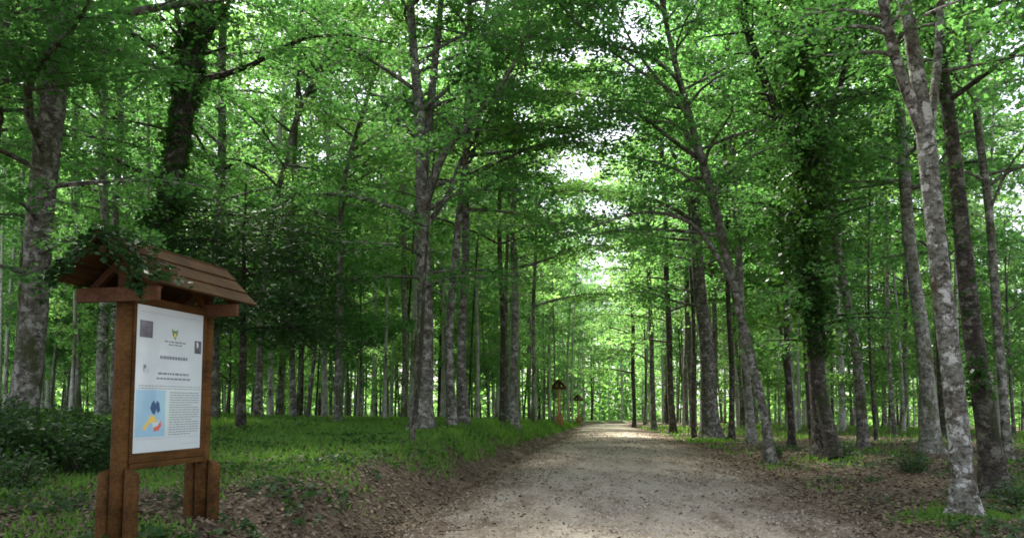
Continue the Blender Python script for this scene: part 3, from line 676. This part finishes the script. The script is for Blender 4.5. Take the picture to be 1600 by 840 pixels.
POLE = [grow(231, 15, .065, 8.0, 18, 2.0, .15, 34, BARK_FAR, LEAF, .035, 7), grow(232, 17, .085, 9.5, 20, 2.2, .15, 34, BARK_GREY, LEAF_YOUNG, .02, 7), grow(233, 12, .05, 6.0, 16, 1.8, .14, 36, BARK_DARK, LEAF_YOUNG, .05, 7)]
YOUNG = [grow(211, 6.5, .05, 1.3, 26, 2.3, .12, 62, BARK_GREY, LEAF_YOUNG, .03, 6), grow(212, 8.5, .07, 2.0, 32, 2.8, .13, 56, BARK_GREY, LEAF, .05, 6),
         grow(213, 5.0, .04, .9, 22, 2.0, .11, 62, BARK_DARK, LEAF_YOUNG, .03, 6)]
MARKS = [(-900, 60, 'by the massive left beech', 'dark left wood'), (60, 235, 'behind the notice board', 'dark left wood'),
         (235, 372, 'between ivy trunk and fir stem', 'dark left wood'), (372, 455, 'behind the fir boughs', 'wood beyond the clearing'),
         (455, 528, 'between fir and lone bending beech', 'wood beyond the clearing'), (528, 590, 'just right of the lone bending beech', 'wood beyond the clearing'),
         (590, 660, 'left of the thick double beech', 'wood beyond the clearing'), (660, 735, 'behind the stout pair', 'wood beyond the left bank'),
         (735, 804, 'left of the straight bright pale beech', 'wood beyond the left bank'), (804, 870, 'between pale beech and distant board', 'wood beyond the left bank'),
         (870, 930, 'behind the distant roofed boards', 'wood at the end of the path'), (930, 992, 'closing the end of the path', 'wood at the end of the path'),
         (992, 1051, 'along the start of the right verge', 'wood right of the path'), (1051, 1112, 'just left of the thick verge beech', 'wood right of the path'),
         (1112, 1200, 'between thick and leaning verge beeches', 'wood right of the path'), (1200, 1287, 'between leaning beech and ivy tree', 'wood right of the path'),
         (1287, 1370, 'just right of the ivy tree', 'open wood on the right'), (1370, 1456, 'left of the broad pale beech', 'open wood on the right'),
         (1456, 1520, 'behind the blotched forked beech', 'open wood on the right'), (1520, 2600, 'right of the dark mossy trunk', 'open wood on the right')]
def zone(x, y):
    px = 800 + FPX * x / (y * math.cos(PITCH))
    return next(z for z in MARKS if z[0] <= px < z[1])
def reach(y): return 'nearer' if y < 42 else 'midway' if y < 66 else 'far' if y < 92 else 'farthest'
def plant_copy(name, parts, names, x, y, rz, s, label, cat, group):
    root = empty(name, (x, y, gz(x, y)), rz); root.scale = (s, s, s * random.uniform(.93, 1.08)); tag(root, label, cat, group)
    for nm, me in zip(names, parts): link(nm, me, root)
    return root
used = [(o.location.x, o.location.y) for o in COL.objects if o.type == 'EMPTY' and o.get('category') in ('tree', 'fir tree')]
def free(x, y, gap): return all((x - a) ** 2 + (y - b) ** 2 > gap * gap for a, b in used)
rr = random.Random(21); n_tall = 0
for tries in range(6000):
    if n_tall >= 248: break
    y = 24 + 96 * rr.random() ** .9; lim = y * .645 + .8; x = rr.uniform(-lim, lim)
    s = x - float(path_c(y))
    if abs(s) < float(half_w(y)) + 1.6: continue
    if y < 33 and -9 < s < 0: continue
    if x > .36 * y + 2 and rr.random() < .6: continue      # the wood opens out on the right
    if not free(x, y, 2.2 if y > 45 else 2.9): continue
    used.append((x, y)); n_tall += 1; z = zone(x, y); k = rr.choice((0, 0, 0, 1, 2, 3, 3, 3, 4))
    plant_copy('beech_tree', TALL[k], ('trunk', 'branch', 'crown'), x, y, rr.uniform(0, 6.28), rr.uniform(.85, 1.12),
               reach(y) + ' tall ' + ('pale-barked', 'grey light-leaved', 'stout grey', 'slim pale', 'dark-barked')[k] + ' beech ' + z[2], 'tree', 'tall beeches, ' + z[3])
n_y = 0
for tries in range(4000):
    if n_y >= 95: break
    y = 26 + 80 * rr.random(); lim = y * .645 + .8; x = rr.uniform(-lim, lim); s = x - float(path_c(y))
    if abs(s) < float(half_w(y)) + 2.2 or (y < 36 and -9 < s < 0): continue
    if not free(x, y, 1.7): continue
    used.append((x, y)); n_y += 1; z = zone(x, y); k = rr.randrange(3)
    plant_copy('young_beech', YOUNG[k], ('trunk', 'branch', 'crown'), x, y, rr.uniform(0, 6.28), rr.uniform(.8, 1.15),
               reach(y) + ' ' + ('leafy young beech', 'taller young beech', 'bushy beech sapling')[k] + ' ' + z[2], 'young tree', 'young beeches, ' + z[3])
n_p = 0
for tries in range(5000):                                  # slim pole trees crowded between the bigger ones
    if n_p >= 120: break
    y = 21 + 62 * rr.random() ** 1.1; lim = y * .645 + .5; x = rr.uniform(-lim, lim); s = x - float(path_c(y))
    if abs(s) < float(half_w(y)) + 1.3 or (y < 27 and -9 < s < 0): continue
    if not free(x, y, 1.25): continue
    used.append((x, y)); n_p += 1; z = zone(x, y); k = rr.choice((0, 0, 1, 2))
    plant_copy('pole_beech', POLE[k], ('trunk', 'branch', 'crown'), x, y, rr.uniform(0, 6.28), rr.uniform(.85, 1.2),
               reach(y) + ' thin ' + ('pale', 'grey', 'dark leaning')[k] + ' pole beech ' + z[2], 'young tree', 'slim pole beeches, ' + z[3])
n_e = 0
for tries in range(4000):                                  # thin trunks crowding the end of the path
    if n_e >= 42: break
    y = rr.uniform(64, 112); px = rr.uniform(760, 1090); x = (px - 800) / FPX * y; s = x - float(path_c(y))
    if abs(s) < float(half_w(y)) + .7 or not free(x, y, 1.2): continue
    used.append((x, y)); n_e += 1; z = zone(x, y); k = rr.choice((0, 0, 0, 1))
    plant_copy('pole_beech', POLE[k], ('trunk', 'branch', 'crown'), x, y, rr.uniform(0, 6.28), rr.uniform(1.1, 1.5),
               reach(y) + ' thin ' + ('pale', 'grey')[k] + ' pole beech ' + z[2], 'young tree', 'slim pole beeches, ' + z[3])
# trees standing just outside the frame: their boughs reach into the top of the picture and shade the foreground
for (x, y, k, rz, lb) in ((-8.6, 9.5, 0, 1., 'beech whose boughs hang in at the top left corner'), (-6.0, 5.2, 2, 2., 'beech beside the viewer, shading the notice board'),
                         
                          (-10.6, 15.5, 1, 3.3, 'light-leaved beech at the left edge, beyond the massive one'), (-9.0, 12.3, 3, 5.0, 'slim beech at the left edge, just before the massive one'), (-13.2, 18.5, 0, .7, 'pale beech half out of view at the left edge'), (-12.6, 14.6, 2, 2.7, 'stout beech just out of view left of the massive one'), (-16.5, 23.5, 2, 1.7, 'stout grey beech far along the left edge'), (8.6, 8.0, 2, .5, 'beech whose boughs hang in at the top right corner')):
    plant_copy('beech_tree', NEAR, ('trunk', 'branch', 'crown'), x, y, rz, 1, lb, 'tree', 'beeches beside the viewer')

# far wood: beyond the last trees one can tell apart
rg = np.random.default_rng(9); wb = Buf(); nf = 170
fx = rg.uniform(-120, 110, nf); fy = rg.uniform(122, 165, nf); fz = ground_z(fx, fy); fh = rg.uniform(16, 24, nf)
keep = ~((fx > 60) & (rg.uniform(0, 1, nf) < .6)); fx, fy, fz, fh = fx[keep], fy[keep], fz[keep], fh[keep]
for a, b, c_, h in zip(fx, fy, fz, fh):
    tube(wb, np.array([[a, b, c_ - .3], [a + rg.normal(0, .2), b, c_ + h * .5], [a + rg.normal(0, .4), b, c_ + h]]), [.2, .15, .04], 6)
nl = 80000; ii = rg.integers(0, len(fx), nl); t_ = rg.beta(1.4, 1.4, nl)
an = rg.uniform(0, 6.28, nl); ra = np.sqrt(rg.uniform(0, 1, nl)) * (1.4 + 3 * np.sin(np.pi * t_))
C = np.stack([fx[ii] + np.cos(an) * ra, fy[ii] + np.sin(an) * ra, fz[ii] + 1.2 + t_ * (fh[ii] - 1)], 1)
off_ = (ii * .37) % .9; C[:, 2] = np.round((C[:, 2] + off_) / .9) * .9 - off_ + rg.normal(0, .2, nl)
nh = 42000; hx = rg.uniform(-125, 115, nh); hy = rg.uniform(112, 150, nh); k = np.abs(hx - path_c(hy)) > 5; hx, hy = hx[k], hy[k]
C = np.vstack([C, np.stack([hx, hy, ground_z(hx, hy) + rg.beta(1, 1.5, len(hx)) * 7], 1)]); an = np.concatenate([an, rg.uniform(0, 6.28, len(hx))])
Vv, Ff = leaves(C, np.stack([np.cos(an), np.sin(an), 0 * an], 1), rg, .66, .46, .9)
V = np.concatenate(wb.V + [Vv]); Fw = np.concatenate(wb.F); F = np.concatenate([Fw, Ff + wb.n])
mi = np.concatenate([np.zeros(len(Fw)), np.ones(len(Ff))])
o = link('far_wood', quad_mesh('far_wood', V, F, [BARK_FAR, LEAF_YOUNG], mi)); o['kind'] = 'stuff'; o['label'] = 'green mass of the far wood beyond the countable trees'; o['category'] = 'wood'  # lighter leaf colour here stands in for the glow of distant haze

# ------------------------------------------------------------------ undergrowth
def shrub(seed, w, h, n_, leaf, lf):
    rg = np.random.default_rng(seed); wb = Buf(); ns = 16
    a = rg.uniform(0, 6.28, ns); rr_ = np.sqrt(rg.uniform(0, 1, ns)) * w * .5
    S = np.stack([np.cos(a) * rr_ * .5, np.sin(a) * rr_ * .5, np.full(ns, -.03)], 1)
    E = np.stack([np.cos(a) * rr_ * 1.2, np.sin(a) * rr_ * 1.2, h * rg.uniform(.6, 1, ns)], 1)
    prisms(wb, S, E, np.full(ns, .012), np.full(ns, .004))
    ii = rg.integers(0, ns, n_); t_ = rg.beta(1.8, 1.1, n_)[:, None]
    sp = rg.normal(0, .13, (n_, 3)) * [1, 1, .6]; C = S[ii] + (E - S)[ii] * t_ + sp; C[:, 2] = np.maximum(C[:, 2], .02)
    Vv, Ff = leaves(C, sp / .13 + np.array([0, 0, .1]), rg, leaf, leaf * .6, .6)
    return wb.mesh('stem', BARK_DARK), quad_mesh('foliage', Vv, Ff, lf)
SHR = [shrub(301, 1.5, 1.0, 1500, .09, SHRUB), shrub(302, 1.1, .65, 1000, .08, SHRUB), shrub(303, .9, .8, 800, .09, SHRUB)]
rr = random.Random(8)
def shrub_at(px, py, k, s, label, group=None):
    x, y = on_ground(px, py); plant_copy('shrub', SHR[k], ('stem', 'foliage'), x, y, rr.uniform(0, 6), s, label, 'shrub', group)
for px, py in ((8, 735), (45, 720), (85, 735), (125, 722), (150, 738), (20, 765), (60, 700), (110, 700), (165, 715), (0, 705)):
    shrub_at(px, py, rr.choice((0, 1)), rr.uniform(.75, 1.0), 'dark leafy bush below the massive left beech', 'thicket left of the notice board')
shrub_at(1425, 738, 1, .6, 'low bright green bush between the ivy tree and the forked beech')
shrub_at(1318, 716, 2, .55, 'small leafy plant against the right side of the ivy tree foot')
shrub_at(1212, 715, 2, .5, 'small green plant at the foot of the long leaning beech')
shrub_at(1592, 790, 1, .6, 'low green bush near the dark mossy trunk, at the frame edge')
shrub_at(1500, 792, 2, .45, 'green tuft of leaves hugging the forked beech foot')
shrub_at(1455, 690, 0, .4, 'leafy bush at the foot of the broad pale beech')
shrub_at(425, 650, 0, .8, 'low bush between two trunks under the fir')

# ------------------------------------------------------------------ grass, litter, gravel
def sprinkle(n_, y0, y1, fx, pw=1.6):
    u = rng.uniform(0, 1, n_); y = y0 + (y1 - y0) * u ** pw; x = fx(y, rng.uniform(0, 1, n_)); return x, y
def patch(x, y, f): return np.sin(x * f + 1.3 * np.sin(y * f * .7)) + np.sin(y * f * 1.3 + 1.1 * np.sin(x * f * .9 + 2)) + .6 * np.sin((x + y) * f * 2.3)
xl, yl = sprinkle(185000, 6, 75, lambda y, u: path_c(y) - half_w(y) - .25 - (u ** 1.25) * (3 + y * .62))
s = xl - path_c(yl); dens = np.clip((green_amt(xl, yl) - .12) * 2 + .04 + .32 * sst((yl - 8.5) / 2) + .4 * sst((yl - 12) / 6) + .26 * patch(xl, yl, 1.0), 0, 1)
edge_far = sst((-s - half_w(yl) - .2) / (1.3 - .9 * sst((yl - 8) / 7)))
k = rng.uniform(0, 1, len(xl)) < dens * edge_far; xl, yl = xl[k], yl[k]
xr, yr = sprinkle(60000, 9, 60, lambda y, u: path_c(y) + half_w(y) + .1 + u * (2 + y * .45))
dens = np.clip(-.02 + .20 * patch(xr, yr, 1.4) + .22 * sst((yr - 24) / 8), 0, 1)
k = rng.uniform(0, 1, len(xr)) < dens; xr, yr = xr[k], yr[k]
tx, ty = [], []
for (px, py, n_, sp) in ((1500, 806, 900, .30), (1535, 808, 500, .2), (1590, 770, 300, .3), (1560, 775, 250, .25), (1300, 718, 300, .35), (660, 674, 500, .5), (1110, 690, 300, .5)):
    a, b = on_ground(px, py); tx.append(a + rng.normal(0, sp, n_)); ty.append(b + rng.normal(0, sp * .8, n_))
gxs = np.concatenate([xl, xr] + tx); gys = np.concatenate([yl, yr] + ty); gzs = ground_z(gxs, gys)
n_ = len(gxs); hgt = rng.uniform(.03, .11, n_) * (1 + .9 * sst((gys - 12) / 14)); wd = .006 + .0007 * gys
an = rng.uniform(0, 6.28, n_); le = rng.uniform(.1, .7, n_); la = rng.uniform(0, 6.28, n_)
base = np.stack([gxs, gys, gzs - .01], 1); sd_ = np.stack([np.cos(an), np.sin(an), 0 * an], 1) * wd[:, None]
ld = np.stack([np.cos(la) * le * hgt, np.sin(la) * le * hgt, hgt], 1); mid = base + ld * [.35, .35, .6]
V = np.stack([base - sd_, base + sd_, base + ld + sd_ * .15, mid - sd_ * 1.1], 1).reshape(-1, 3)
o = link('grass', quad_mesh('grass', V, np.arange(n_ * 4).reshape(-1, 4), GRASS)); o['kind'] = 'stuff'
# low broad-leaved weeds among the litter
xw, yw = sprinkle(16000, 6, 26, lambda y, u: path_c(y) + (u * 2 - 1) * (half_w(y) + 2 + y * .5)); s = np.abs(xw - path_c(yw)) - half_w(yw)
k = (s > .5) & (patch(xw, yw, 1.7) > .35); xw, yw = xw[k], yw[k]; cn = np.repeat(np.arange(len(xw)), 4); a = rng.uniform(0, 6.28, len(cn))
C = np.stack([xw[cn] + np.cos(a) * .05, yw[cn] + np.sin(a) * .05, ground_z(xw[cn], yw[cn]) + rng.uniform(.02, .12, len(cn))], 1)
Vv, Ff = leaves(C, np.stack([np.cos(a), np.sin(a), .2 + 0 * a], 1), rng, .08, .05, .5)
o = link('ground_cover', quad_mesh('ground_cover', Vv, Ff, SHRUB)); o['kind'] = 'stuff'

# dry leaves on the forest floor and washed along the edges of the path
xa, ya = sprinkle(50000, 5.5, 32, lambda y, u: path_c(y) - half_w(y) + .3 - u ** 1.2 * (3 + y * .6), 1.5)
xb, yb = sprinkle(46000, 6, 34, lambda y, u: path_c(y) + half_w(y) - .5 + u ** 1.2 * (3 + y * .5), 1.5)
xc, yc = sprinkle(48000, 6.5, 44, lambda y, u: path_c(y) + (u * 2 - 1) * half_w(y), 1.6)
s = np.abs(xc - path_c(yc)) / half_w(yc); k = rng.uniform(0, 1, len(xc)) < .16 + .8 * s ** 2.4 + .3 * (patch(xc, yc * .6, 2.1) > .7); xc, yc = xc[k], yc[k]
x_ = np.concatenate([xa, xb, xc]); y_ = np.concatenate([ya, yb, yc]); n_ = len(x_)
on = np.abs(x_ - path_c(y_)) < half_w(y_) * .97
C = np.stack([x_, y_, ground_z(x_, y_) + rng.uniform(.008, .03, n_) + on * .012], 1); a = rng.uniform(0, 6.28, n_)
Vv, Ff = leaves(C, np.stack([np.cos(a), np.sin(a), 0 * a], 1), rng, np.where(on, .042, .06)[:, None], np.where(on, .030, .042)[:, None], .4)
o = link('leaf_litter', quad_mesh('leaf_litter', Vv, Ff, LITTER)); o['kind'] = 'stuff'

# fallen twigs
tx_, ty_ = sprinkle(1500, 6, 30, lambda y, u: path_c(y) - 12 + u * 22); ln_ = rng.uniform(.08, .45, 1500); a = rng.uniform(0, 6.28, 1500)
k = (np.abs(tx_ - path_c(ty_)) > half_w(ty_) * .75); tx_, ty_, ln_, a = tx_[k], ty_[k], ln_[k], a[k]
S = np.stack([tx_, ty_, ground_z(tx_, ty_) + .02], 1); ex, ey = tx_ + np.cos(a) * ln_, ty_ + np.sin(a) * ln_
tw = Buf(); prisms(tw, S, np.stack([ex, ey, ground_z(ex, ey) + rng.uniform(.015, .05, len(ex))], 1), rng.uniform(.003, .010, len(ex)), np.full(len(ex), .003))
o = link('twig_litter', tw.mesh('twig_litter', BARK_DARK)); o['kind'] = 'stuff'

# loose stones on the path
n_ = 18000; y_ = 6.5 + 22 * rng.uniform(0, 1, n_) ** 1.7; x_ = path_c(y_) + rng.normal(0, .48, n_) * half_w(y_)
k = np.abs(x_ - path_c(y_)) < half_w(y_) * 1.02; x_, y_ = x_[k], y_[k]; n_ = len(x_)
r_ = np.abs(rng.normal(.008, .006, n_)) + .004; zc = ground_z(x_, y_) + .012
a0 = rng.uniform(0, 6.28, n_); V = np.zeros((n_, 8, 3)); cen = np.stack([x_, y_, zc], 1)
for q in range(4):
    a = a0 + q * 1.571 + rng.normal(0, .2, n_); rb = r_ * rng.uniform(.8, 1.4, n_)
    V[:, q] = cen + np.stack([np.cos(a) * rb, np.sin(a) * rb, -.006 + 0 * a], 1)
    V[:, 4 + q] = cen + np.stack([np.cos(a) * rb * .6, np.sin(a) * rb * .6, r_ * rng.uniform(.5, 1.1, n_)], 1)
b = np.arange(n_)[:, None, None] * 8
F = (b + np.array([[0, 1, 5, 4], [1, 2, 6, 5], [2, 3, 7, 6], [3, 0, 4, 7], [4, 5, 6, 7]])[None]).reshape(-1, 4)
o = link('gravel', quad_mesh('gravel', V.reshape(-1, 3), F, STONE)); o['kind'] = 'stuff'
print('tris', sum(len(p.vertices) - 2 for me in bpy.data.meshes for p in me.polygons[:1]) and sum(len(me.loops) - 2 * len(me.polygons) for me in bpy.data.meshes)); print('faces', sum(len(me.polygons) for me in bpy.data.meshes))

# labels that several trees or bushes still share are told apart by their order from the left
def px_of(o): return o.location.x / max(o.location.y, .1)
byl = {}
for o in list(COL.objects):
    if o.parent is None and o.get('label') and o.get('group'): byl.setdefault(o['label'], []).append(o)
ORD = ('first', 'second', 'third', 'fourth', 'fifth', 'sixth', 'seventh', 'eighth', 'ninth', 'tenth', 'eleventh', 'twelfth')
for lb, os_ in byl.items():
    if len(os_) < 2: continue
    os_.sort(key=px_of)
    for k, o in enumerate(os_):
        o['label'] = lb + ((', left one' if k == 0 else ', right one') if len(os_) == 2 else ', ' + ORD[k] + ' from left')
        o['label'] = o['label'].replace(' tall ', ' ', 1) if len(o['label'].replace('-', ' ').split()) > 15 else o['label']
